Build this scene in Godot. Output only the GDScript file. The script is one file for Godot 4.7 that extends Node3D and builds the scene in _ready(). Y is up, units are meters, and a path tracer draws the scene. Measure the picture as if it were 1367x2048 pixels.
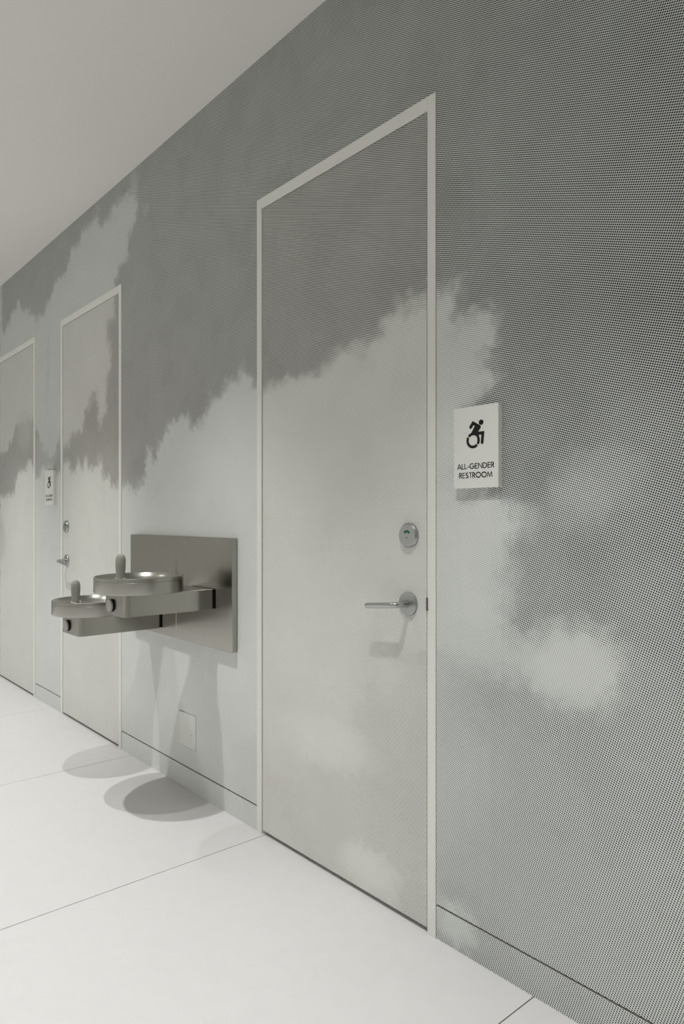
extends Node3D

# A corridor wall with a halftone cloud mural, three flush doors, two restroom signs and a pair of drinking fountains.
# x runs along the wall (to the right), y is up, the wall's face is z = 0 and the room lies at z > 0.

const CEILING_Y := 3.2555
const ROOM_LEFT := -7.6
const ROOM_RIGHT := 1.83
const ROOM_DEPTH := 4.0
const DOORS := [[-2.462, -1.462], [-4.826, -3.836], [-6.50, -5.362]]
const DOOR_TOP := 2.663
const JAMB := 0.036
const HEADER := 0.045
const BASE_TOP := 0.102

# the mural: outlines of the printed clouds on the wall, x and y in metres
const CLOUD_BANK := [-6.277,1.491, -6.227,1.500, -6.147,1.535, -6.035,1.481, -5.960,1.540, -5.874,1.541, -5.842,1.607, -5.782,1.665, -5.668,1.677, -5.570,1.699, -5.534,1.742, -5.428,1.736, -5.313,1.630, -5.214,1.676, -5.085,1.697, -4.962,1.676, -4.882,1.648, -4.823,1.659, -4.682,1.697, -4.640,1.622, -4.600,1.604, -4.520,1.691, -4.442,1.657, -4.366,1.684, -4.292,1.630, -4.220,1.647, -4.169,1.699, -4.119,1.642, -4.082,1.550, -3.993,1.567, -3.942,1.515, -3.879,1.535, -3.824,1.516, -3.763,1.534, -3.717,1.479, -3.704,1.414, -3.678,1.450, -3.633,1.504, -3.552,1.495, -3.546,1.541, -3.497,1.606, -3.485,1.672, -3.409,1.648, -3.368,1.668, -3.357,1.727, -3.306,1.728, -3.284,1.798, -3.260,1.839, -3.214,1.811, -3.166,1.831, -3.132,1.844, -3.099,1.814, -3.034,1.831, -3.000,1.752, -2.981,1.762, -2.917,1.796, -2.877,1.827, -2.836,1.857, -2.796,1.868, -2.757,1.886, -2.711,1.909, -2.676,1.926, -2.630,1.948, -2.586,1.967, -2.542,1.956, -2.466,1.906, -2.421,1.849, -2.342,1.871, -2.263,1.883, -2.180,1.855, -2.101,1.870, -2.061,1.889, -2.014,1.881, -1.967,1.919, -1.897,1.947, -1.846,1.944, -1.812,1.913, -1.763,1.904, -1.730,1.941, -1.684,1.974, -1.655,2.010, -1.611,2.029, -1.553,2.028, -1.498,2.028, -1.459,2.028, -1.420,2.034, -1.370,2.029, -1.364,2.006, -1.376,1.986, -1.390,1.928, -1.357,1.898, -1.320,1.916, -1.280,1.934, -1.237,1.923, -1.217,1.903, -1.223,1.881, -1.251,1.863, -1.244,1.844, -1.269,1.821, -1.274,1.784, -1.256,1.753, -1.244,1.724, -1.260,1.698, -1.282,1.673, -1.328,1.630, -1.357,1.527, -1.347,1.436, -1.291,1.389, -1.202,1.368, -1.143,1.330, -1.151,1.273, -1.185,1.216, -1.188,1.159, -1.171,1.051, -1.103,0.963, -1.042,0.980, -0.950,1.034, -0.890,1.049, -0.872,1.010, -0.868,0.940, -0.915,0.867, -0.986,0.813, -1.071,0.821, -1.153,0.849, -1.263,0.857, -1.370,0.848, -1.459,0.852, -1.459,0.006, -2.466,0.002, -5.370,0.002, -6.277,0.002]
const CLOUD_TOWER := [-3.564,3.168, -3.595,3.109, -3.646,3.115, -3.730,3.145, -3.818,3.154, -3.879,3.159, -3.910,3.138, -3.957,3.135, -4.004,3.106, -4.069,3.080, -4.119,3.063, -4.169,3.086, -4.161,3.131, -4.187,3.172, -4.239,3.182, -4.274,3.145, -4.345,3.142, -4.437,3.135, -4.494,3.111, -4.573,3.099, -4.630,3.080, -4.691,3.046, -4.731,3.007, -4.752,2.960, -4.794,2.988, -4.882,2.987, -4.922,2.953, -4.967,2.903, -5.023,2.871, -5.044,2.822, -5.106,2.821, -5.149,2.800, -5.247,2.813, -5.347,2.812, -5.416,2.834, -5.546,2.890, -5.656,2.914, -5.738,2.983, -5.752,3.029, -5.821,2.975, -5.940,2.986, -5.994,2.883, -6.119,2.875, -6.181,2.814, -6.204,3.046, -6.219,3.248, -6.277,3.250, -6.277,1.904, -6.147,1.858, -6.022,1.913, -5.874,2.001, -5.808,2.073, -5.607,2.033, -5.416,2.088, -5.325,1.968, -5.258,1.889, -5.149,1.790, -4.962,1.777, -4.862,1.855, -4.785,1.822, -4.618,1.854, -4.520,1.873, -4.408,1.919, -4.386,1.988, -4.312,2.036, -4.276,2.087, -4.212,2.112, -4.189,2.033, -4.169,1.949, -4.150,1.901, -4.100,1.915, -4.067,1.965, -4.052,2.015, -4.041,2.056, -4.067,2.125, -4.033,2.188, -3.968,2.242, -4.015,2.330, -4.052,2.405, -4.069,2.465, -4.052,2.514, -3.942,2.484, -3.928,2.551, -3.910,2.623, -3.928,2.698, -3.865,2.750, -3.790,2.774, -3.752,2.813, -3.776,2.863, -3.743,2.908, -3.704,2.946, -3.658,2.963, -3.639,3.017, -3.610,3.054]
const SOFT := [
	[-0.912, 2.232, 0.397, 0.433, 0.44, 0.70], [-0.761, 1.411, 0.178, 0.308, 0.38, 0.70], [-1.163, 0.491, 0.528, 0.446, 0.27, 0.95],
	[-0.790, 0.712, 0.312, 0.450, 0.31, 0.90], [-0.984, 0.221, 0.421, 0.318, 0.28, 0.90], [-1.095, 1.124, 0.142, 0.178, 0.38, 0.80],
	[-0.992, 0.929, 0.160, 0.111, 0.07, 0.95], [-1.413, 0.845, 0.140, 0.069, 0.27, 0.80], [-0.918, 1.418, 0.123, 0.089, 0.27, 0.60],
	[-0.984, 1.355, 0.087, 0.079, 0.25, 0.50], [-1.227, 1.315, 0.140, 0.058, 0.10, 0.60], [-1.339, 1.150, 0.171, 0.195, 0.11, 0.60],
	[-1.301, 0.931, 0.166, 0.074, 0.14, 0.50], [-1.371, 1.437, 0.117, 0.061, 0.20, 0.70], [-1.223, 1.632, 0.105, 0.086, 0.45, 0.60],
	[-0.797, 0.905, 0.074, 0.085, 0.30, 0.60], [-1.389, 0.075, 0.089, 0.069, 0.12, 0.90], [-1.467, 0.596, 0.248, 0.234, 0.22, 0.60],
	[-1.641, 0.453, 0.256, 0.315, 0.23, 0.90], [-2.099, 0.258, 0.455, 0.207, 0.20, 0.80], [-2.053, 0.089, 0.210, 0.113, 0.19, 0.70],
	[-2.066, 0.485, 0.301, 0.094, 0.06, 0.80], [-1.658, 0.830, 0.212, 0.150, 0.17, 0.70], [-2.305, 0.383, 0.172, 0.121, 0.14, 0.50],
	[-2.199, 0.943, 0.356, 0.254, 0.09, 0.60], [-1.558, 0.083, 0.133, 0.113, 0.20, 0.70], [-1.558, 1.137, 0.133, 0.243, 0.14, 0.60],
	[-1.927, 1.386, 0.439, 0.269, 0.09, 0.60], [-1.627, 1.779, 0.139, 0.099, 0.15, 0.60], [-1.352, 1.753, 0.115, 0.075, 0.15, 0.60],
	[-1.469, 1.945, 0.083, 0.079, 0.12, 0.60], [-3.031, 1.051, 0.628, 0.237, 0.13, 0.70], [-3.381, 0.182, 0.620, 0.462, 0.07, 0.90],
	[-2.649, 0.629, 0.246, 0.243, 0.06, 0.80], [-2.790, 0.812, 0.350, 0.091, 0.08, 0.60], [-4.237, 0.523, 0.704, 0.545, 0.08, 0.80],
	[-5.560, 0.520, 0.717, 0.600, 0.09, 0.70], [-6.235, 1.161, 0.116, 0.166, 0.24, 0.70], [-5.052, 0.922, 0.228, 0.316, 0.14, 0.60],
	[-5.103, 1.840, 0.211, 0.142, 0.26, 0.60], [-5.303, 1.765, 0.067, 0.146, 0.36, 0.70], [-5.612, 1.995, 0.196, 0.153, 0.30, 0.70],
	[-5.085, 2.404, 0.031, 0.247, 0.30, 0.80], [-5.128, 2.127, 0.043, 0.107, 0.28, 0.60], [-3.672, 3.180, 0.052, 0.069, 0.33, 0.70],
	[-3.521, 2.977, 0.036, 0.032, 0.34, 0.60], [-5.314, 2.735, 0.067, 0.073, 0.28, 0.60], [-4.323, 2.369, 0.286, 0.280, 0.17, 0.50],
	[-3.821, 1.283, 0.407, 0.198, 0.12, 0.60], [-1.773, 0.099, 0.157, 0.069, 0.05, 0.95], [-1.544, 0.088, 0.088, 0.097, 0.22, 0.80],
	[-2.111, 0.163, 0.186, 0.077, 0.19, 0.60]]

const TEXEL := 0.000925            # metres per texel of the printed dots
const TILE_W := 2040
const TILE_H := 1762
const EDGE := 4
const TILES_X := 5
const TILES_Y := 2
const TONE_STEP := 0.01

var paper_color := Color(0.925, 0.938, 0.928)
var M := {}
var mural_tiles := []              # textures, row by row from the floor up
var mural_wall := []               # their materials on the wall boards
var mural_door := []               # and on the door leaves
var used_names := {}
var lift := 0.0


func _ready() -> void:
	camera_and_light()
	make_materials()
	print_mural()
	room()
	for i in DOORS.size():
		door(i)
	fountain(Vector3(-2.877, 0.0, 0.0), 0.0, [-3.1272, -2.614], "taller drinking fountain with wide round basin on the right steel panel", 0)
	fountain(Vector3(-3.402, 0.0, 0.0), -0.147, [-3.655, -3.1288], "lower drinking fountain on the left steel panel, partly behind the taller one", 1)
	access_panel()
	sign_plate(Vector3(-1.294, 1.531, 0.0), "white restroom sign on the wall right of the nearest door")
	sign_plate(Vector3(-5.004, 1.534, 0.0), "small distant restroom sign between the two farther doors")


func camera_and_light() -> void:
	var c := Camera3D.new()
	c.name = "camera"
	c.projection = Camera3D.PROJECTION_FRUSTUM
	c.near = 0.05
	c.far = 60.0
	c.size = 2048.0 / 1394.77 * c.near
	c.frustum_offset = Vector2(0.0, (1036.8 - 1024.0) / 1394.77 * c.near)
	c.position = Vector3(0.0, 1.32, 1.660)
	c.rotation_degrees = Vector3(0.0, 49.079, 0.0)
	add_child(c)
	c.current = true
	var we := WorldEnvironment.new()
	we.name = "environment"
	var e := Environment.new()
	e.background_mode = Environment.BG_COLOR
	e.background_color = Color(0, 0, 0)
	e.tonemap_mode = Environment.TONE_MAPPER_LINEAR
	e.tonemap_exposure = 1.0
	e.sdfgi_enabled = true
	e.ssao_enabled = true
	e.ssil_enabled = true
	we.environment = e
	add_child(we)
	# recessed narrow-beam downlights: one row beside the mural wall, another along the far side of the corridor
	for i in 6:
		downlight(Vector3(-7.24 + 1.54 * i, CEILING_Y, 0.95), i, "near")
	for i in 6:
		downlight(Vector3(-7.24 + 1.54 * i, CEILING_Y, 3.1), i, "far")


func downlight(at: Vector3, i: int, row: String) -> void:
	var ordinal: String = ["first", "second", "third", "fourth", "fifth", "sixth"][i]
	var t := thing("downlight", "recessed ceiling downlight, %s from the far end, %s row" % [ordinal, "cloud wall" if row == "near" else "blank wall"], "downlight", at, "recessed ceiling downlights")
	var trim := mat(Color(0.86, 0.86, 0.84), 0.5)
	part("trim_ring", lathe([Vector2(0.052, 0.0), Vector2(0.052, -0.003), Vector2(0.049, -0.005), Vector2(0.04, -0.005), Vector2(0.037, -0.002), Vector2(0.037, 0.0)], 40), trim, t)
	var glow := StandardMaterial3D.new()
	glow.albedo_color = Color(0.9, 0.9, 0.88)
	glow.emission_enabled = true
	glow.emission = Color(1.0, 0.98, 0.94)
	glow.emission_energy_multiplier = 6.0
	part("lens", lathe([Vector2(0.0, -0.0015), Vector2(0.0375, -0.0015)], 12), glow, t)
	var s := SpotLight3D.new()
	s.name = "beam"
	s.light_color = Color(1.0, 1.0, 0.99)
	s.light_energy = 4.35 if row == "near" else [4.6, 4.2, 3.7, 2.9, 2.5, 2.5][i]
	s.light_size = 0.016
	s.spot_range = 9.0
	s.spot_attenuation = 2.0
	s.spot_angle = 36.0 if row == "near" else 46.0
	s.spot_angle_attenuation = 1.0
	s.shadow_enabled = true
	t.add_child(s, true)
	s.position = Vector3(0, -0.012, 0)
	s.rotation_degrees = Vector3(-90, 0, 0)


# ---------------------------------------------------------------- helpers

func numbered(called: String) -> String:
	var n: int = used_names.get(called, 0)
	used_names[called] = n + 1
	return called if n == 0 else "%s_%03d" % [called, n]


func thing(called: String, label: String, category: String, at := Vector3.ZERO, group := "") -> Node3D:
	var o := Node3D.new()
	o.name = numbered(called)
	add_child(o)
	o.position = at
	o.set_meta("label", label)
	o.set_meta("category", category)
	if group:
		o.set_meta("group", group)
	return o


func part(called: String, m: Mesh, material: Material, parent: Node3D, at := Vector3.ZERO, label := "") -> MeshInstance3D:
	var o := MeshInstance3D.new()
	o.name = called
	o.mesh = m
	if material:
		o.material_override = material
	o.cast_shadow = GeometryInstance3D.SHADOW_CASTING_SETTING_ON
	parent.add_child(o, true)
	o.position = at
	if label:
		o.set_meta("label", label)
	return o


func structure(o: Node, label: String, category: String) -> void:
	o.set_meta("kind", "structure")
	o.set_meta("label", label)
	o.set_meta("category", category)


func mat(c: Color, rough := 0.6, metal := 0.0, spec := 0.4) -> StandardMaterial3D:
	var m := StandardMaterial3D.new()
	m.albedo_color = c
	m.roughness = rough
	m.metallic = metal
	m.metallic_specular = spec
	return m


func begin() -> SurfaceTool:
	var st := SurfaceTool.new()
	st.begin(Mesh.PRIMITIVE_TRIANGLES)
	return st


# a triangle whose front looks along its normals
func tri(st: SurfaceTool, p: Array, n: Array, uv := []) -> void:
	var face: Vector3 = (p[1] - p[0]).cross(p[2] - p[0])
	var order := [0, 1, 2] if face.dot(n[0] + n[1] + n[2]) < 0.0 else [0, 2, 1]
	for k in order:
		st.set_normal(n[k])
		st.set_uv(uv[k] if uv else Vector2(p[k].x + p[k].z, p[k].y))
		st.add_vertex(p[k])


func quad(st: SurfaceTool, p: Array, n: Array, uv := []) -> void:
	tri(st, [p[0], p[1], p[2]], [n[0], n[1], n[2]], [uv[0], uv[1], uv[2]] if uv else [])
	tri(st, [p[0], p[2], p[3]], [n[0], n[2], n[3]], [uv[0], uv[2], uv[3]] if uv else [])


# a profile (radius, height) turned about the y axis
func lathe(profile: Array, segments := 64, axis := Basis.IDENTITY, smooth := 0.8) -> ArrayMesh:
	var st := begin()
	var slopes := []
	for i in profile.size() - 1:
		var d: Vector2 = profile[i + 1] - profile[i]
		slopes.append(Vector2(d.y, -d.x).normalized())
	# outward: the side that the profile keeps on its right when it runs up the outside
	for i in profile.size() - 1:
		var n0: Vector2 = slopes[i]
		var n1: Vector2 = slopes[i]
		if i > 0 and slopes[i - 1].dot(slopes[i]) > smooth:
			n0 = (slopes[i - 1] + slopes[i]).normalized()
		if i < slopes.size() - 1 and slopes[i + 1].dot(slopes[i]) > smooth:
			n1 = (slopes[i + 1] + slopes[i]).normalized()
		for s in segments:
			var a := TAU * s / segments
			var b := TAU * (s + 1) / segments
			var ring := []
			var nor := []
			var uv := []
			for c in [[a, profile[i], n0, s], [b, profile[i], n0, s + 1], [b, profile[i + 1], n1, s + 1], [a, profile[i + 1], n1, s]]:
				var q: Vector2 = c[1]
				var m: Vector2 = c[2]
				ring.append(axis * Vector3(q.x * cos(c[0]), q.y, q.x * sin(c[0])))
				nor.append((axis * Vector3(m.x * cos(c[0]), m.y, m.x * sin(c[0]))).normalized())
				uv.append(Vector2(float(c[3]) / segments, q.y + q.x))
			if profile[i].x < 1e-6:
				tri(st, [ring[0], ring[2], ring[3]], [nor[0], nor[2], nor[3]], [uv[0], uv[2], uv[3]])
			elif profile[i + 1].x < 1e-6:
				tri(st, [ring[0], ring[1], ring[2]], [nor[0], nor[1], nor[2]], [uv[0], uv[1], uv[2]])
			else:
				quad(st, ring, nor, uv)
	st.index()
	return st.commit()


func rounded_rect(x0: float, y0: float, x1: float, y1: float, r: float, steps := 5) -> PackedVector2Array:
	var out := PackedVector2Array()
	for c in [[x1 - r, y1 - r, 0.0], [x0 + r, y1 - r, PI / 2], [x0 + r, y0 + r, PI], [x1 - r, y0 + r, 1.5 * PI]]:
		for k in steps + 1:
			var a: float = c[2] + PI / 2 * k / steps
			out.append(Vector2(c[0] + r * cos(a), c[1] + r * sin(a)))
	return out


# a polygon in the local xy plane given depth from z = d0 to z = d1, its edges chamfered by `bevel`
func prism(st: SurfaceTool, shape: PackedVector2Array, d0: float, d1: float, bevel := 0.0, turn := Basis.IDENTITY, back := true) -> void:
	var poly := shape.duplicate()
	if Geometry2D.is_polygon_clockwise(poly):
		poly.reverse()
	var n := poly.size()
	var outward := []
	for i in n:
		var d := (poly[(i + 1) % n] - poly[i]).normalized()
		outward.append(Vector2(d.y, -d.x))
	var inner := PackedVector2Array()
	for i in n:
		var a: Vector2 = outward[(i + n - 1) % n]
		var b: Vector2 = outward[i]
		inner.append(poly[i] - (a + b) / maxf(0.3, 1.0 + a.dot(b)) * bevel)
	var along := PackedFloat32Array([0.0])
	for i in n:
		along.append(along[i] + poly[i].distance_to(poly[(i + 1) % n]))
	var dir := 1.0 if d1 > d0 else -1.0
	var rings := [[poly, d0 + bevel * dir if back else d0], [poly, d1 - bevel * dir], [inner, d1]]
	if back:
		rings.push_front([inner, d0])
	for k in rings.size() - 1:
		if rings[k][0] == rings[k + 1][0] and is_equal_approx(rings[k][1], rings[k + 1][1]):
			continue
		for i in n:
			var j := (i + 1) % n
			var before: Vector2 = outward[(i + n - 1) % n]
			var own: Vector2 = outward[i]
			var after: Vector2 = outward[j]
			var na := (before + own).normalized() if before.dot(own) > 0.8 else own
			var nb := (after + own).normalized() if after.dot(own) > 0.8 else own
			var lean := 0.0
			if rings[k][0] != rings[k + 1][0]:
				lean = dir if k == rings.size() - 2 else -dir
			if lean != 0.0 and bevel <= 0.0:
				continue
			var a0: Vector2 = rings[k][0][i]
			var b0: Vector2 = rings[k][0][j]
			var b1: Vector2 = rings[k + 1][0][j]
			var a1: Vector2 = rings[k + 1][0][i]
			var z0: float = rings[k][1]
			var z1: float = rings[k + 1][1]
			var n3a := (turn * Vector3(na.x, na.y, lean)).normalized()
			var n3b := (turn * Vector3(nb.x, nb.y, lean)).normalized()
			quad(st, [turn * Vector3(a0.x, a0.y, z0), turn * Vector3(b0.x, b0.y, z0), turn * Vector3(b1.x, b1.y, z1), turn * Vector3(a1.x, a1.y, z1)], [n3a, n3b, n3b, n3a], [Vector2(along[i], z0 - 0.001 * (k % 2)), Vector2(along[i + 1], z0 - 0.001 * (k % 2)), Vector2(along[i + 1], z1 + 0.001), Vector2(along[i], z1 + 0.001)])
	var faces := Geometry2D.triangulate_polygon(inner)
	var front := turn * Vector3(0, 0, dir)
	for k in range(0, faces.size(), 3):
		var pts := []
		var pts_back := []
		var uvs := []
		for q in 3:
			var v := inner[faces[k + q]]
			pts.append(turn * Vector3(v.x, v.y, d1))
			pts_back.append(turn * Vector3(v.x, v.y, d0))
			uvs.append(v)
		tri(st, pts, [front, front, front], uvs)
		if back:
			tri(st, pts_back, [-front, -front, -front], uvs)


func prism_mesh(shape: PackedVector2Array, d0: float, d1: float, bevel := 0.0, turn := Basis.IDENTITY) -> ArrayMesh:
	var st := begin()
	prism(st, shape, d0, d1, bevel, turn)
	st.index()
	return st.commit()


func rect(x0: float, y0: float, x1: float, y1: float) -> PackedVector2Array:
	return PackedVector2Array([Vector2(x0, y0), Vector2(x1, y0), Vector2(x1, y1), Vector2(x0, y1)])


func block(x0: float, y0: float, z0: float, x1: float, y1: float, z1: float, bevel := 0.0) -> ArrayMesh:
	return prism_mesh(rect(x0, y0, x1, y1), z0, z1, bevel)


# a round tube along a path
func tube(path: Array, radii: Array, segments := 20) -> ArrayMesh:
	var st := begin()
	var rings := []
	var norms := []
	for i in path.size():
		var d: Vector3 = (path[mini(i + 1, path.size() - 1)] - path[maxi(i - 1, 0)]).normalized()
		var side := d.cross(Vector3.UP).normalized()
		var up := side.cross(d).normalized()
		var ring := []
		var nor := []
		for s in segments:
			var a := TAU * s / segments
			var v := side * cos(a) + up * sin(a)
			nor.append(v)
			ring.append(path[i] + v * radii[i])
		rings.append(ring)
		norms.append(nor)
	for i in path.size() - 1:
		for s in segments:
			var t := (s + 1) % segments
			quad(st, [rings[i][s], rings[i][t], rings[i + 1][t], rings[i + 1][s]], [norms[i][s], norms[i][t], norms[i + 1][t], norms[i + 1][s]])
	for e in [[0, 1], [path.size() - 1, path.size() - 2]]:
		var n: Vector3 = (path[e[0]] - path[e[1]]).normalized()
		for s in segments:
			tri(st, [path[e[0]], rings[e[0]][s], rings[e[0]][(s + 1) % segments]], [n, n, n])
	st.index()
	return st.commit()


# ---------------------------------------------------------------- materials

func grain(freq: float, low: Color, high: Color, size := 256, sx := 1.0, sy := 1.0) -> ImageTexture:
	var noise := FastNoiseLite.new()
	noise.seed = 11
	noise.frequency = freq
	noise.fractal_octaves = 4
	var im := Image.create(size, size, false, Image.FORMAT_RGB8)
	for y in size:
		for x in size:
			# wrapped on a torus so that the repeats meet
			var fx := float(x) / size
			var fy := float(y) / size
			var a := noise.get_noise_2d(x * sx, y * sy)
			var b := noise.get_noise_2d((x - size) * sx, y * sy)
			var c := noise.get_noise_2d(x * sx, (y - size) * sy)
			var d := noise.get_noise_2d((x - size) * sx, (y - size) * sy)
			var v := lerpf(lerpf(a, b, fx), lerpf(c, d, fx), fy)
			im.set_pixel(x, y, low.lerp(high, clampf(0.5 + v, 0.0, 1.0)))
	return ImageTexture.create_from_image(im)


func make_materials() -> void:
	M.paint = mat(Color(0.942, 0.941, 0.922), 0.55)
	M.ceiling = mat(Color(0.945, 0.94, 0.92), 0.9, 0.0, 0.2)
	M.room_wall = mat(Color(0.90, 0.895, 0.875), 0.85, 0.0, 0.2)
	M.end_wall = mat(Color(0.78, 0.775, 0.76), 0.7, 0.0, 0.3)
	M.edge = mat(Color(0.78, 0.79, 0.77), 0.6)
	M.tile = mat(Color.WHITE, 0.42, 0.0, 0.42)
	M.tile.albedo_texture = grain(0.06, Color(0.842, 0.838, 0.839), Color(0.853, 0.849, 0.850))
	M.tile.uv1_triplanar = true
	M.tile.uv1_world_triplanar = true
	M.tile.uv1_scale = Vector3(0.7, 0.7, 0.7)
	M.grout = mat(Color(0.42, 0.38, 0.37), 0.9)
	M.groove = mat(Color(0.36, 0.35, 0.31), 0.8)
	M.gap = mat(Color(0.05, 0.05, 0.045), 0.8)
	M.steel = mat(Color(0.665, 0.66, 0.635), 0.2, 1.0)
	M.steel.anisotropy_enabled = true
	M.steel.anisotropy = -0.7
	M.basin = M.steel.duplicate()
	M.basin.roughness = 0.3
	M.satin = mat(Color(0.73, 0.735, 0.74), 0.22, 1.0)
	M.satin_dull = mat(Color(0.70, 0.707, 0.712), 0.34, 1.0)
	M.strike = mat(Color(0.45, 0.45, 0.44), 0.35, 1.0)
	M.rubber = mat(Color(0.60, 0.60, 0.57), 0.6)
	M.button = mat(Color(0.74, 0.735, 0.71), 0.45)
	M.chrome = mat(Color(0.85, 0.85, 0.84), 0.15, 1.0)
	M.gasket = mat(Color(0.04, 0.04, 0.038), 0.6)
	M.sign = mat(Color(0.93, 0.934, 0.92), 0.6)
	M.ink = mat(Color(0.075, 0.075, 0.078), 0.6)
	M.green = mat(Color(0.03, 0.45, 0.33), 0.4)
	M.green_dark = mat(Color(0.02, 0.2, 0.15), 0.4)
	M.hole = mat(Color(0.03, 0.03, 0.03), 0.8)


# ---------------------------------------------------------------- the printed mural

var tone_w := 0
var tone_h := 0
var tone := PackedFloat32Array()


# fill a polygon into a mask, scan line by scan line
func fill_mask(flat: Array) -> Image:
	var im := Image.create(tone_w, tone_h, false, Image.FORMAT_L8)
	var pts := PackedVector2Array()
	for k in range(0, flat.size(), 2):
		pts.append(Vector2((flat[k] - ROOM_LEFT) / TONE_STEP, flat[k + 1] / TONE_STEP))
	for row in tone_h:
		var y := row + 0.5
		var cuts := []
		for k in pts.size():
			var a := pts[k]
			var b := pts[(k + 1) % pts.size()]
			if (a.y <= y) != (b.y <= y):
				cuts.append(a.x + (y - a.y) / (b.y - a.y) * (b.x - a.x))
		cuts.sort()
		for k in range(0, cuts.size() - 1, 2):
			var x0 := int(round(cuts[k]))
			im.fill_rect(Rect2i(x0, row, int(round(cuts[k + 1])) - x0, 1), Color.WHITE)
	return im


func lay(flat: Array, level: float, softness: int) -> void:
	var im := fill_mask(flat)
	im.resize(tone_w / softness, tone_h / softness, Image.INTERPOLATE_BILINEAR)
	im.resize(tone_w, tone_h, Image.INTERPOLATE_CUBIC)
	var bytes := im.get_data()
	# torn, wispy outlines: the edge of a cloud breaks up where its mask is halfway
	var wisp := FastNoiseLite.new()
	wisp.seed = 21
	wisp.frequency = 0.11
	wisp.fractal_octaves = 4
	for k in tone.size():
		var m := bytes[k] / 255.0
		if m > 0.0:
			if m < 1.0:
				m = clampf(m + 2.6 * m * (1.0 - m) * wisp.get_noise_2d(k % tone_w, k / tone_w), 0.0, 1.0)
			tone[k] = lerpf(tone[k], level, m)


func lay_soft(b: Array) -> void:
	var cx: float = (b[0] - ROOM_LEFT) / TONE_STEP
	var cy: float = b[1] / TONE_STEP
	var rx: float = b[2] / TONE_STEP * 1.35
	var ry: float = b[3] / TONE_STEP * 1.35
	for y in range(maxi(0, int(cy - ry)), mini(tone_h, int(cy + ry) + 1)):
		for x in range(maxi(0, int(cx - rx)), mini(tone_w, int(cx + rx) + 1)):
			var q := Vector2((x - cx) / rx, (y - cy) / ry).length()
			if q < 1.0:
				var s := 1.0 - q * q
				tone[y * tone_w + x] = lerpf(tone[y * tone_w + x], b[4], b[5] * s * s * (3.0 - 2.0 * s))


func tone_at(x: float, y: float) -> float:
	var fx := clampf(x, 0.0, tone_w - 1.001)
	var fy := clampf(y, 0.0, tone_h - 1.001)
	var ix := int(fx)
	var iy := int(fy)
	var k := iy * tone_w + ix
	fx -= ix
	fy -= iy
	return lerpf(lerpf(tone[k], tone[k + 1], fx), lerpf(tone[k + tone_w], tone[k + tone_w + 1], fx), fy)


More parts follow.
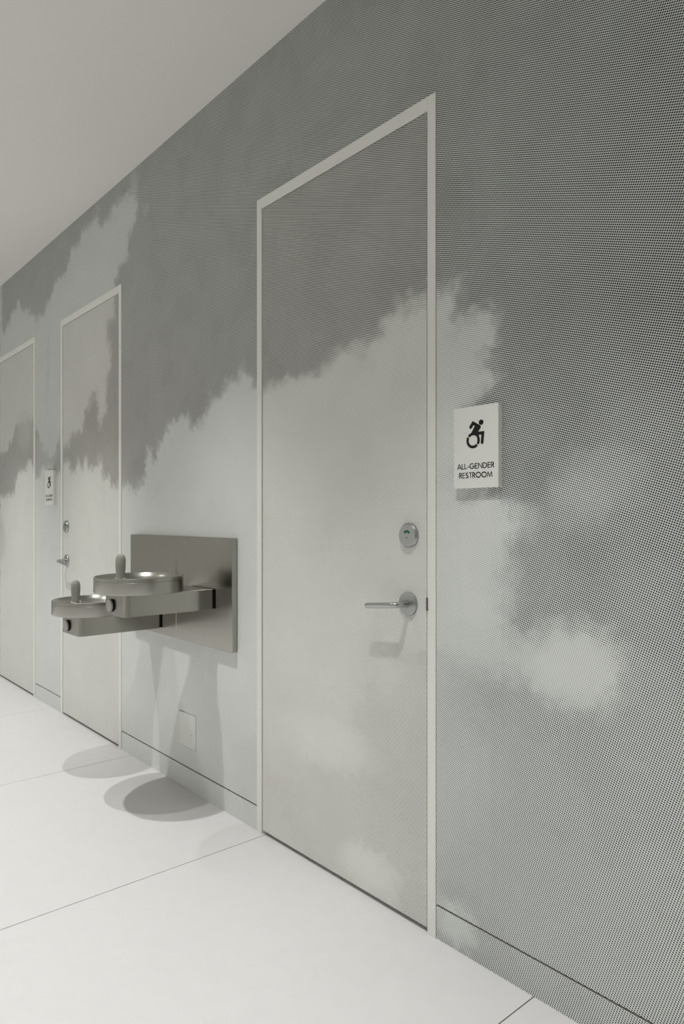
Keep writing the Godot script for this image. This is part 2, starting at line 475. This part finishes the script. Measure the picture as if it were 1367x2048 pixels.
func print_mural() -> void:
	tone_w = int((ROOM_RIGHT - ROOM_LEFT) / TONE_STEP) + 1
	tone_h = int(CEILING_Y / TONE_STEP) + 2
	tone.resize(tone_w * tone_h)
	tone.fill(0.47)
	lay(CLOUD_TOWER, 0.2, 6)
	lay(CLOUD_BANK, 0.13, 6)
	for b in SOFT:
		lay_soft(b)
	var rough := FastNoiseLite.new()
	rough.seed = 5
	rough.frequency = 0.16
	rough.fractal_octaves = 3
	var drift := FastNoiseLite.new()
	drift.seed = 8
	drift.frequency = 0.035
	drift.fractal_octaves = 4
	# ink dots of every size needed, on the lattice of a screen turned by atan(1/3): steps (6, 2) and (-2, 6) texels
	var levels := 48
	var stamps := []
	var pitch := sqrt(40.0)
	for k in levels:
		var cover := 0.6 * (k + 0.5) / levels
		var r := pitch * sqrt(cover / PI)
		var im := Image.create(7, 7, false, Image.FORMAT_LA8)
		for y in 7:
			for x in 7:
				var hit := 0
				for sy in 8:
					for sx in 8:
						if Vector2(x - 3 + (sx + 0.5) / 8.0 - 0.5, y - 3 + (sy + 0.5) / 8.0 - 0.5).length() < r:
							hit += 1
				# part-covered texels keep the share of ink in linear light
				var shade := Color(1, 1, 1).lerp(Color(0.006, 0.006, 0.006), hit / 64.0).linear_to_srgb().r
				im.set_pixel(x, y, Color(0.066, 0.066, 0.066, clampf((1.0 - shade) / 0.934, 0.0, 1.0)))
		stamps.append(im)
	var stamp_rect := Rect2i(0, 0, 7, 7)
	var to_tone := TEXEL / TONE_STEP
	for ty in TILES_Y:
		for tx in TILES_X:
			var w := TILE_W + 2 * EDGE
			var h := TILE_H + 2 * EDGE
			var im := Image.create(w, h, false, Image.FORMAT_LA8)
			im.fill(Color(1, 1, 1, 1))
			var gx0 := tx * TILE_W - EDGE
			var gy0 := ty * TILE_H - EDGE
			var j0 := int(floor((gx0 + 3.0 * gy0) / 20.0)) - 2
			var j1 := int(ceil((gx0 + w + 3.0 * (gy0 + h)) / 20.0)) + 2
			for j in range(j0, j1):
				# lattice point: i * (6, -2) + j * (2, 6), y up
				var i_lo := int(ceil((gx0 - 4.0 - 2.0 * j) / 6.0))
				var i_hi := int(floor((gx0 + w + 4.0 - 2.0 * j) / 6.0))
				var a := int(ceil((6.0 * j - gy0 - h - 4.0) / 2.0))
				var b := int(floor((6.0 * j - gy0 + 4.0) / 2.0))
				for i in range(maxi(i_lo, a), mini(i_hi, b) + 1):
					var x := 6 * i + 2 * j
					var y := -2 * i + 6 * j
					var px := x * to_tone
					var py := y * to_tone
					var dx := rough.get_noise_2d(px, py) * 2.8
					var dy := rough.get_noise_2d(px + 500.0, py) * 2.8
					var c := tone_at(px + dx, py + dy)
					c += 0.025 * drift.get_noise_2d(px, py)
					var k := clampi(int(c / 0.6 * levels), 0, levels - 1)
					im.blend_rect(stamps[k], stamp_rect, Vector2i(x - gx0 - 3, h - 1 - (y - gy0) - 3))
			im.convert(Image.FORMAT_L8)
			var tex := ImageTexture.create_from_image(im)
			for kind in 2:
				var m := mat(paper_color if kind == 0 else Color(0.938, 0.940, 0.922), 0.55, 0.0, 0.25)
				m.albedo_texture = tex
				m.texture_repeat = false
				(mural_wall if kind == 0 else mural_door).append(m)


# a printed face looking into the room, cut where the printed sheets meet
func printed(into: Dictionary, x0: float, y0: float, x1: float, y1: float, z: float) -> void:
	var sx := TILE_W * TEXEL
	var sy := TILE_H * TEXEL
	for ty in TILES_Y:
		for tx in TILES_X:
			var ax := maxf(x0, ROOM_LEFT + tx * sx)
			var bx := minf(x1, ROOM_LEFT + (tx + 1) * sx)
			var ay := maxf(y0, ty * sy)
			var by := minf(y1, (ty + 1) * sy)
			if bx - ax < 1e-5 or by - ay < 1e-5:
				continue
			var key := ty * TILES_X + tx
			if not into.has(key):
				into[key] = begin()
			var pts := []
			var uvs := []
			for c in [[ax, ay], [bx, ay], [bx, by], [ax, by]]:
				pts.append(Vector3(c[0], c[1], z))
				uvs.append(Vector2(((c[0] - ROOM_LEFT) / TEXEL - tx * TILE_W + EDGE) / (TILE_W + 2.0 * EDGE), 1.0 - ((c[1]) / TEXEL - ty * TILE_H + EDGE) / (TILE_H + 2.0 * EDGE)))
			var n := Vector3(0, 0, 1)
			quad(into[key], pts, [n, n, n, n], uvs)


func printed_mesh(faces: Dictionary, materials: Array, rest: SurfaceTool, rest_material: Material) -> ArrayMesh:
	var mesh := ArrayMesh.new()
	var keys := faces.keys()
	keys.sort()
	for k in keys:
		faces[k].commit(mesh)
		mesh.surface_set_material(mesh.get_surface_count() - 1, materials[k])
	if rest:
		rest.commit(mesh)
		mesh.surface_set_material(mesh.get_surface_count() - 1, rest_material)
	return mesh


# the five plain sides of a board whose printed face looks into the room
func board_sides(st: SurfaceTool, x0: float, y0: float, x1: float, y1: float, z0: float, z1: float) -> void:
	var a := Vector3(x0, y0, z0)
	for f in [[Vector3(-1, 0, 0), x0, x0, y0, y1], [Vector3(1, 0, 0), x1, x1, y0, y1]]:
		quad(st, [Vector3(f[1], y0, z0), Vector3(f[1], y1, z0), Vector3(f[1], y1, z1), Vector3(f[1], y0, z1)], [f[0], f[0], f[0], f[0]])
	for f in [[Vector3(0, -1, 0), y0], [Vector3(0, 1, 0), y1]]:
		quad(st, [Vector3(x0, f[1], z0), Vector3(x1, f[1], z0), Vector3(x1, f[1], z1), Vector3(x0, f[1], z1)], [f[0], f[0], f[0], f[0]])
	var n := Vector3(0, 0, -1)
	quad(st, [a, Vector3(x1, y0, z0), Vector3(x1, y1, z0), Vector3(x0, y1, z0)], [n, n, n, n])


func mural_board(called: String, x0: float, y0: float, x1: float, y1: float, z0: float, z1: float, materials: Array, parent: Node, edge: Material) -> MeshInstance3D:
	var faces := {}
	printed(faces, x0, y0, x1, y1, z1)
	var st := begin()
	board_sides(st, x0, y0, x1, y1, z0, z1)
	var o := MeshInstance3D.new()
	o.name = called
	o.mesh = printed_mesh(faces, materials, st, edge)
	parent.add_child(o, true)
	return o


# ---------------------------------------------------------------- the room

const PANEL := [-3.145, 0.2025, -2.981, 0.371]      # the hole of the access panel

func room() -> void:
	# wall: boards from the reveal above the base up to the ceiling, with openings for the doors and the access panel
	var faces := {}
	var st := begin()
	var spans := []
	var x := ROOM_LEFT
	var doors := DOORS.duplicate()
	doors.sort()
	for d in doors:
		spans.append([x, d[0]])
		x = d[1]
	spans.append([x, ROOM_RIGHT])
	var low := BASE_TOP + 0.0065
	for s in spans:
		if PANEL[0] > s[0] and PANEL[2] < s[1]:
			printed(faces, s[0], low, PANEL[0], CEILING_Y, 0.0)
			printed(faces, PANEL[2], low, s[1], CEILING_Y, 0.0)
			printed(faces, PANEL[0], low, PANEL[2], PANEL[1], 0.0)
			printed(faces, PANEL[0], PANEL[3], PANEL[2], CEILING_Y, 0.0)
			for q in [[Vector3(1, 0, 0), PANEL[0]], [Vector3(-1, 0, 0), PANEL[2]]]:
				quad(st, [Vector3(q[1], PANEL[1], -0.03), Vector3(q[1], PANEL[3], -0.03), Vector3(q[1], PANEL[3], 0), Vector3(q[1], PANEL[1], 0)], [q[0], q[0], q[0], q[0]])
			for q in [[Vector3(0, 1, 0), PANEL[1]], [Vector3(0, -1, 0), PANEL[3]]]:
				quad(st, [Vector3(PANEL[0], q[1], -0.03), Vector3(PANEL[2], q[1], -0.03), Vector3(PANEL[2], q[1], 0), Vector3(PANEL[0], q[1], 0)], [q[0], q[0], q[0], q[0]])
		else:
			printed(faces, s[0], low, s[1], CEILING_Y, 0.0)
		board_sides(st, s[0], low, s[1], CEILING_Y, -0.15, 0.0)
	for d in doors:
		printed(faces, d[0], DOOR_TOP, d[1], CEILING_Y, 0.0)
		board_sides(st, d[0], DOOR_TOP, d[1], CEILING_Y, -0.15, 0.0)
	var wall := Node3D.new()
	wall.name = "wall_right"
	add_child(wall)
	structure(wall, "pale wall printed with a black halftone of clouds and sky", "wall")
	var face := MeshInstance3D.new()
	face.name = "printed_face"
	face.mesh = printed_mesh(faces, mural_wall, st, M.edge)
	wall.add_child(face)
	# the recessed strip behind the reveal, and a base board printed like the wall in every span
	var places := ["left of the farthest door", "between the farthest and the middle door", "under the drinking fountains", "right of the nearest door"]
	for s in spans:
		part("reveal_strip", block(s[0], 0.0, -0.15, s[1], BASE_TOP + 0.0066, -0.009), M.groove, wall)
		var b := mural_board(numbered("baseboard_right"), s[0] + 0.0006, 0.0, s[1] - 0.0006, BASE_TOP, -0.0085, 0.0, mural_wall, self, M.edge)
		structure(b, "flush printed base board %s" % places[spans.find(s)], "baseboard")
	# floor: large slabs with narrow joints
	var floor_node := Node3D.new()
	floor_node.name = "floor"
	add_child(floor_node)
	structure(floor_node, "pale off-white porcelain slab floor with narrow joints", "floor")
	part("joint_bed", block(ROOM_LEFT - 0.2, -0.12, -0.16, ROOM_RIGHT + 0.2, -0.0022, ROOM_DEPTH + 0.15), M.grout, floor_node)
	var joint := 0.0017
	var edges := [ROOM_LEFT - 0.2]
	for i in range(-5, 3):
		edges.append(-1.1083 + 1.2995 * i + 1.2995)
	edges = edges.filter(func(e): return e < ROOM_RIGHT and e > ROOM_LEFT + 0.1)
	edges.push_front(ROOM_LEFT - 0.2)
	edges.append(ROOM_RIGHT + 0.2)
	var zs := [-0.155, 2.60, ROOM_DEPTH + 0.15]
	var flat := Basis(Vector3.RIGHT, -PI / 2)
	for r in 2:
		for i in edges.size() - 1:
			var shape := rect(edges[i] + joint, -zs[r + 1] + joint, edges[i + 1] - joint, -zs[r] - joint)
			part("tile", prism_mesh(shape, -0.012, 0.0, 0.0006, flat), M.tile, floor_node)
	# ceiling and the walls behind the camera
	var c := part("ceiling", block(ROOM_LEFT - 0.15, CEILING_Y, -0.15, ROOM_RIGHT + 0.15, CEILING_Y + 0.15, ROOM_DEPTH + 0.15), M.ceiling, self)
	structure(c, "plain matt white ceiling", "ceiling")
	var o := part("wall_left", block(ROOM_LEFT - 0.15, 0.0, ROOM_DEPTH, ROOM_RIGHT + 0.15, CEILING_Y, ROOM_DEPTH + 0.15), M.room_wall, self)
	structure(o, "plain pale wall on the far side of the corridor", "wall")
	o = part("wall_back", block(ROOM_RIGHT, 0.0, 0.0, ROOM_RIGHT + 0.15, CEILING_Y, ROOM_DEPTH), M.room_wall, self)
	structure(o, "plain pale end wall behind the camera", "wall")
	o = part("wall_front", block(ROOM_LEFT - 0.15, 0.0, 0.0, ROOM_LEFT, CEILING_Y, ROOM_DEPTH), M.end_wall, self)
	structure(o, "plain grey wall at the far end of the corridor", "wall")


# ---------------------------------------------------------------- doors

func door(i: int) -> void:
	var x0: float = DOORS[i][0]
	var x1: float = DOORS[i][1]
	var d := Node3D.new()
	d.name = "door_%d" % (i + 1)
	add_child(d)
	d.position = Vector3((x0 + x1) / 2, 0, 0)
	structure(d, ["nearest tall flush door printed with the cloud mural, lever on its right", "middle tall door beyond the drinking fountains, lever on its left", "farthest printed door cut by the left edge of the picture"][i], "door")
	var half := (x1 - x0) / 2
	var proud := 0.003
	var slit := 0.0015
	# frame: two jambs and a header, set in a hairline gap
	var st := begin()
	for s in [-1.0, 1.0]:
		var a: float = s * (half - slit)
		var b: float = s * (half - JAMB)
		prism(st, rect(minf(a, b), 0.0, maxf(a, b), DOOR_TOP - slit), -0.13, proud, 0.0012)
		# the stop behind the leaf
		prism(st, rect(minf(b, b - s * 0.014), 0.0, maxf(b, b - s * 0.014), DOOR_TOP - HEADER), -0.13, -0.05, 0.0)
	prism(st, rect(-half + JAMB - 0.001, DOOR_TOP - HEADER, half - JAMB + 0.001, DOOR_TOP - slit), -0.13, proud - 0.0001, 0.0012)
	prism(st, rect(-half + JAMB, DOOR_TOP - HEADER - 0.014, half - JAMB, DOOR_TOP - HEADER), -0.13, -0.05, 0.0)
	st.index()
	part("frame", st.commit(), M.paint, d, Vector3.ZERO, "plain off-white steel door frame")
	# leaf
	var gap := 0.0055
	var lx0 := x0 + JAMB + gap
	var lx1 := x1 - JAMB - gap
	var leaf := mural_board("leaf", lx0, 0.016, lx1, DOOR_TOP - HEADER - gap, -0.045, -0.0005, mural_door, d, M.paint)
	leaf.position = -d.position
	# the dark room behind the leaf shows only as the gap under the door
	# lock and lever
	var right := i == 0
	var hx := (x1 - 0.1195 if right else x0 + 0.1155) - d.position.x
	var face_z := -0.0005
	lock(d, Vector3(hx + (0.003 if right else -0.003), 1.2645, face_z))
	lever(d, Vector3(hx, 1.0405, face_z), -1.0 if right else 1.0)
	if right:
		var strike := begin()
		prism(strike, rounded_rect(half - JAMB - 0.004, 1.026, half - JAMB + 0.0035, 1.068, 0.0015, 3), 0.0015, 0.0055, 0.0007)
		part("strike_plate", strike.commit(), M.strike, d, Vector3.ZERO, "small steel strike plate lip on the jamb")


func lock(d: Node3D, at: Vector3) -> void:
	var to_room := Basis(Vector3.RIGHT, PI / 2)     # turns the lathe's y axis into z
	var o := part("privacy_lock", lathe([Vector2(0.0405, 0.0), Vector2(0.0405, 0.006), Vector2(0.0362, 0.0128), Vector2(0.0352, 0.0135), Vector2(0.0, 0.0135)], 56, to_room, 0.95), M.satin_dull, d, at, "round satin steel lock rose with green indicator")
	# the curved window of the indicator: dark surround, green field
	var dark := PackedVector2Array()
	var field := PackedVector2Array()
	for k in 17:
		var a := lerpf(deg_to_rad(146), deg_to_rad(34), k / 16.0)
		dark.append(Vector2(cos(a), sin(a)) * 0.0172)
		field.append(Vector2(cos(a * 0.9 + PI * 0.05), sin(a * 0.9 + PI * 0.05)) * 0.0156)
	for k in range(16, -1, -1):
		var a := lerpf(deg_to_rad(146), deg_to_rad(34), k / 16.0)
		dark.append(Vector2(cos(a), sin(a)) * 0.0100)
		field.append(Vector2(cos(a * 0.9 + PI * 0.05), sin(a * 0.9 + PI * 0.05)) * 0.0118)
	part("indicator_surround", prism_mesh(dark, 0.0133, 0.0137), M.green_dark, o)
	part("indicator_window", prism_mesh(field, 0.0136, 0.0139), M.green, o, Vector3.ZERO, "green vacancy window")
	part("emergency_slot", lathe([Vector2(0.0022, 0.0134), Vector2(0.0022, 0.0138), Vector2(0.0, 0.0138)], 16, to_room), M.hole, o, Vector3(0, -0.008, 0), "small black emergency release hole")


func lever(d: Node3D, at: Vector3, s: float) -> void:
	var to_room := Basis(Vector3.RIGHT, PI / 2)
	var o := part("lever_set", lathe([Vector2(0.039, 0.0), Vector2(0.039, 0.005), Vector2(0.0375, 0.0085), Vector2(0.0355, 0.0098), Vector2(0.0, 0.0098)], 56, to_room, 0.95), M.satin_dull, d, at, "round satin steel rose with lever handle")
	var path := [Vector3(0, 0, 0.009), Vector3(0, 0, 0.024), Vector3(0, 0, 0.042)]
	var radii := [0.0125, 0.0108, 0.0098]
	for k in range(1, 9):
		var a := PI / 2 * k / 8.0
		path.append(Vector3(s * 0.022 * (1.0 - cos(a)), 0.0, 0.042 + 0.022 * sin(a)))
		radii.append(0.0097)
	path.append(Vector3(s * 0.06, 0, 0.064))
	path.append(Vector3(s * 0.1345, 0, 0.064))
	path.append(Vector3(s * 0.136, 0, 0.064))
	radii.append_array([0.0096, 0.0095, 0.0085])
	var bar := part("lever", tube(path, radii, 28), M.satin, o, Vector3.ZERO, "straight round satin steel lever")
	bar.rotation_degrees.z = s * -5.5


# ---------------------------------------------------------------- drinking fountains

func fountain(at: Vector3, drop: float, span: Array, label: String, i: int) -> void:
	var f := thing("drinking_fountain", label, "fountain", at, "pair of wall-hung drinking fountains")
	# back panel: a folded steel sheet with softened edges
	var plate_z := 0.028
	var shape := rounded_rect(span[0] - at.x, 0.731, span[1] - at.x, 1.2335, 0.006, 3)
	part("back_panel", prism_mesh(shape, 0.0005, plate_z, 0.0025), M.steel, f, Vector3.ZERO, "square brushed steel back panel")
	var top := 1.0 + drop
	var bottom := 0.9075 + drop
	var w := 0.11
	var front := 0.448
	# black collar between the arm and the panel
	part("gasket", block(-w + 0.004, bottom + 0.003, plate_z, w - 0.004, top - 0.003, plate_z + 0.009), M.gasket, f, Vector3.ZERO, "black gasket between arm and panel")
	# arm: a box with rounded front corners, drawn in plan and raised
	var plan := PackedVector2Array([Vector2(-w, -(plate_z + 0.009)), Vector2(w, -(plate_z + 0.009))])
	var r := 0.023
	for c in [[w - r, 0.0], [-w + r, PI / 2]]:
		for k in 7:
			var a: float = c[1] + PI / 2 * k / 6.0
			plan.append(Vector2(c[0] + r * cos(a), -(front - r) - r * sin(a)))
	# plan is (x, -z): turning the local z axis up makes -y of the plan point to +z
	var raise := Basis(Vector3.RIGHT, -PI / 2)
	part("arm", prism_mesh(plan, bottom, top, 0.0016, raise), M.steel, f, Vector3.ZERO, "brushed steel box arm")
	# basin
	var bowl := Vector3(0, top + 0.0005, 0.336)
	var outer := [Vector2(0.0, 0.0), Vector2(0.178, 0.0), Vector2(0.1835, 0.0008), Vector2(0.187, 0.003), Vector2(0.1885, 0.0065), Vector2(0.1885, 0.0535), Vector2(0.1872, 0.0545), Vector2(0.1872, 0.0562), Vector2(0.1885, 0.0572), Vector2(0.1885, 0.0675), Vector2(0.1875, 0.0697), Vector2(0.1858, 0.0705), Vector2(0.1838, 0.0700), Vector2(0.1822, 0.0680), Vector2(0.1800, 0.0640), Vector2(0.174, 0.0560), Vector2(0.163, 0.0490), Vector2(0.140, 0.0430), Vector2(0.100, 0.0390), Vector2(0.050, 0.0365), Vector2(0.028, 0.0350), Vector2(0.026, 0.0335), Vector2(0.0, 0.0335)]
	var basin := part("basin", lathe(outer, 96), M.basin, f, bowl, "shallow round brushed steel basin")
	var grate := begin()
	prism(grate, rounded_rect(-0.024, -0.024, 0.024, 0.024, 0.0239, 8), 0.0337, 0.0347, 0.0003, raise)
	part("drain_strainer", grate.commit(), M.satin, basin)
	# bubbler: chrome boss and a soft grey guard
	var spout := Vector3(-0.002, 0.0, 0.083)
	part("spout_base", lathe([Vector2(0.026, 0.038), Vector2(0.026, 0.060), Vector2(0.0245, 0.0650), Vector2(0.021, 0.0672), Vector2(0.0, 0.0675)], 36), M.chrome, basin, spout, "polished chrome spout base")
	var guard := [Vector2(0.0185, 0.067), Vector2(0.0188, 0.085), Vector2(0.0205, 0.105), Vector2(0.0212, 0.125), Vector2(0.0208, 0.142), Vector2(0.0192, 0.152), Vector2(0.0160, 0.160), Vector2(0.0110, 0.1655), Vector2(0.005, 0.168), Vector2(0.0, 0.1685)]
	part("spout_guard", lathe(guard, 36), M.rubber, basin, spout, "soft grey rounded spout guard")
	# push button on the end of the arm
	var to_room := Basis(Vector3.RIGHT, PI / 2)
	var b := part("push_button", lathe([Vector2(0.0262, 0.004), Vector2(0.0262, 0.0125), Vector2(0.0250, 0.0140), Vector2(0.0205, 0.0143), Vector2(0.0198, 0.0135), Vector2(0.0140, 0.0135), Vector2(0.0134, 0.0141), Vector2(0.0, 0.0141)], 44, to_room), M.button, f, Vector3(-0.027, (top + bottom) / 2.0 - 0.006, front), "round grey push button")
	part("button_collar", lathe([Vector2(0.0275, 0.0), Vector2(0.0275, 0.0055), Vector2(0.0262, 0.0058)], 44, to_room), M.gasket, b, Vector3.ZERO, "dark ring round the button")
	part("button_mark", lathe([Vector2(0.0018, 0.0139), Vector2(0.0018, 0.0144), Vector2(0.0, 0.0144)], 12, to_room), M.hole, b)


# ---------------------------------------------------------------- access panel

func access_panel() -> void:
	var t := thing("access_panel", "small square blank white access panel low on the wall under the fountains", "access panel", Vector3((PANEL[0] + PANEL[2]) / 2, PANEL[1], 0.0))
	var w: float = (PANEL[2] - PANEL[0]) / 2
	var h: float = PANEL[3] - PANEL[1]
	part("recess", block(-w + 0.0002, 0.0002, -0.029, w - 0.0002, h - 0.0002, -0.02), M.gap, t)
	var door_part := part("panel_door", prism_mesh(PackedVector2Array([Vector2(-w + 0.0016, 0.0012), Vector2(w - 0.0028, 0.0012), Vector2(w - 0.0028, h - 0.0022), Vector2(-w + 0.042, h - 0.0022), Vector2(-w + 0.038, h - 0.0045), Vector2(-w + 0.0016, h - 0.0045)]), -0.012, 0.0012, 0.0008), M.sign, t, Vector3.ZERO, "blank white cover")
	var slot := begin()
	prism(slot, PackedVector2Array([Vector2(-0.0025, 0.003), Vector2(0.0, -0.005), Vector2(0.0028, 0.002), Vector2(0.0, 0.0035)]), 0.001, 0.0015)
	part("key_slot", slot.commit(), M.hole, door_part, Vector3(w - 0.041, h * 0.4, 0.0))


# ---------------------------------------------------------------- signs

func stroke(st: SurfaceTool, line: Array, width: float, z0: float, z1: float, round_ends := true) -> void:
	var pts := PackedVector2Array()
	for p in line:
		pts.append(p)
	for poly in Geometry2D.offset_polyline(pts, width / 2.0 * 1000.0, Geometry2D.JOIN_MITER, Geometry2D.END_ROUND if round_ends else Geometry2D.END_BUTT):
		if Geometry2D.is_polygon_clockwise(poly):
			continue
		var scaled := PackedVector2Array()
		for p in poly:
			scaled.append(p / 1000.0)
		# pieces of one sign that overlap rise by a hair, so that no two faces coincide
		lift = fmod(lift + 0.00003, 0.0004)
		prism(st, scaled, z0, z1 + lift)


func arc(cx: float, cy: float, rx: float, ry: float, a0: float, a1: float, steps := 20) -> Array:
	var out := []
	for k in steps + 1:
		var a := deg_to_rad(lerpf(a0, a1, float(k) / steps))
		out.append(Vector2(cx + rx * cos(a), cy + ry * sin(a)))
	return out


# strokes of a geometric capital on a 0..1 high cell: [advance, strokes]
func glyph(c: String) -> Array:
	match c:
		"A": return [0.80, [[Vector2(0.02, 0), Vector2(0.40, 0.97)], [Vector2(0.40, 0.97), Vector2(0.78, 0)], [Vector2(0.16, 0.30), Vector2(0.64, 0.30)]]]
		"L": return [0.48, [[Vector2(0.06, 1), Vector2(0.06, 0.05), Vector2(0.46, 0.05)]]]
		"-": return [0.40, [[Vector2(0.04, 0.36), Vector2(0.36, 0.36)]]]
		"G": return [0.98, [arc(0.48, 0.5, 0.43, 0.46, 48, 345, 30) + [Vector2(0.92, 0.46), Vector2(0.54, 0.46)]]]
		"E": return [0.56, [[Vector2(0.50, 0.95), Vector2(0.06, 0.95), Vector2(0.06, 0.05), Vector2(0.50, 0.05)], [Vector2(0.06, 0.52), Vector2(0.49, 0.52)]]]
		"N": return [0.84, [[Vector2(0.06, 0), Vector2(0.06, 1)], [Vector2(0.08, 0.95), Vector2(0.74, 0.05)], [Vector2(0.76, 0), Vector2(0.76, 1)]]]
		"D": return [0.82, [[Vector2(0.06, 0.05), Vector2(0.06, 0.95)], [Vector2(0.02, 0.05), Vector2(0.28, 0.05)] + arc(0.28, 0.5, 0.46, 0.45, -90, 90, 20) + [Vector2(0.02, 0.95)]]]
		"R": return [0.60, [[Vector2(0.06, 0), Vector2(0.06, 1)], [Vector2(0.02, 0.95), Vector2(0.24, 0.95)] + arc(0.26, 0.70, 0.23, 0.25, 90, -90, 14) + [Vector2(0.06, 0.45)], [Vector2(0.24, 0.46), Vector2(0.56, 0.0)]]]
		"S": return [0.60, [arc(0.30, 0.73, 0.20, 0.22, 25, 270, 16) + arc(0.28, 0.27, 0.24, 0.23, 80, -150, 16)]]
		"T": return [0.58, [[Vector2(0.02, 0.95), Vector2(0.56, 0.95)], [Vector2(0.29, 0.95), Vector2(0.29, 0)]]]
		"O": return [1.00, [arc(0.5, 0.5, 0.44, 0.46, 0, 181, 24), arc(0.5, 0.5, 0.44, 0.46, 180, 361, 24)]]
		"M": return [1.00, [[Vector2(0.06, 0), Vector2(0.17, 0.96)], [Vector2(0.17, 0.96), Vector2(0.50, 0.06)], [Vector2(0.50, 0.06), Vector2(0.83, 0.96)], [Vector2(0.83, 0.96), Vector2(0.94, 0)]]]
	return [0.5, []]


func lettering(words: String, width: float, cap: float, depth: float) -> ArrayMesh:
	var st := begin()
	var total := 0.0
	for c in words:
		total += glyph(c)[0] + 0.07
	var k := width / (total - 0.07)
	var x := -width / 2.0
	for c in words:
		var g := glyph(c)
		for s in g[1]:
			var line := []
			for p in s:
				line.append(Vector2((x + p.x * k) * 1000.0, p.y * cap * 1000.0))
			stroke(st, line, 0.00215, 0.0, depth, false)
		x += (g[0] + 0.07) * k
	st.index()
	return st.commit()


func sign_plate(at: Vector3, label: String) -> void:
	var t := thing("restroom_sign", label, "sign", at, "restroom signs beside the doors")
	var depth := 0.019
	part("plate", prism_mesh(rect(-0.082, -0.121, 0.082, 0.1205), 0.0002, depth, 0.0006), M.sign, t, Vector3.ZERO, "plain white sign plate")
	# the wheelchair figure leaning forward
	var st := begin()
	var z1 := 0.0008
	var mm := func(list: Array) -> Array:
		var out := []
		for k in range(0, list.size(), 2):
			out.append(Vector2(list[k], list[k + 1]))
		return out
	prism(st, rounded_rect(0.0129, 0.0625, 0.0291, 0.0775, 0.0074, 8), 0.0, z1)
	stroke(st, mm.call([-17.5, 59.0, -8.6, 70.3, 14.5, 57.6]), 0.0094, 0.0, z1)
	var torso := PackedVector2Array([Vector2(-0.0015, 0.0685), Vector2(0.0185, 0.0590), Vector2(0.0195, 0.0545), Vector2(0.0088, 0.0425), Vector2(0.0275, 0.0425), Vector2(0.0275, 0.0345), Vector2(0.012, 0.0345), Vector2(0.004, 0.0395), Vector2(-0.008, 0.0425), Vector2(-0.0145, 0.0415), Vector2(-0.0020, 0.0600)])
	prism(st, torso, 0.0, z1 + 0.0005)
	stroke(st, mm.call([10.0, 38.5, 27.4, 38.5, 24.8, 10.5]), 0.0092, 0.0, z1)
	stroke(st, arc(-8.3, 19.2, 20.6, 19.4, 140, 45, 18), 0.0078, 0.0, z1, false)
	stroke(st, arc(-8.3, 19.2, 20.6, 19.4, 46, -36, 18), 0.0078, 0.0, z1, false)
	stroke(st, arc(-8.3, 19.2, 20.6, 19.4, -46, -210, 28), 0.0078, 0.0, z1, false)
	st.index()
	part("wheelchair_symbol", st.commit(), M.ink, t, Vector3(0, 0, depth), "black leaning wheelchair figure")
	part("text_line", lettering("ALL-GENDER", 0.1355, 0.0158, 0.0004), M.ink, t, Vector3(0, -0.0642, depth), "black raised words ALL-GENDER")
	part("text_line", lettering("RESTROOM", 0.1225, 0.0163, 0.0004), M.ink, t, Vector3(0, -0.0912, depth), "black raised word RESTROOM")
	# braille under the words: cells of raised dots
	var cells := {"a": [1], "l": [1, 2, 3], "-": [3, 6], "g": [1, 2, 4, 5], "e": [1, 5], "n": [1, 3, 4, 5], "d": [1, 4, 5], "r": [1, 2, 3, 5], "s": [2, 3, 4], "t": [2, 3, 4, 5], "o": [1, 3, 5], "m": [1, 3, 4], " ": []}
	var bumps := begin()
	var words := "all-gender restroom"
	for k in words.length():
		for dot in cells[words[k]]:
			var col: int = 0 if dot <= 3 else 1
			var row: int = (dot - 1) % 3
			var c := Vector3(-0.047 + 0.0051 * k + 0.0019 * col, -0.1035 - 0.0019 * row, depth)
			for s in 8:
				var a := TAU * s / 8.0
				var b := TAU * (s + 1) / 8.0
				var pa := Vector3(cos(a), sin(a), 0)
				var pb := Vector3(cos(b), sin(b), 0)
				tri(bumps, [c + pa * 0.0007, c + pb * 0.0007, c + Vector3(0, 0, 0.0006)], [(pa + Vector3.BACK).normalized(), (pb + Vector3.BACK).normalized(), Vector3.BACK])
	part("braille", bumps.commit(), M.sign, t, Vector3.ZERO, "row of raised braille dots")
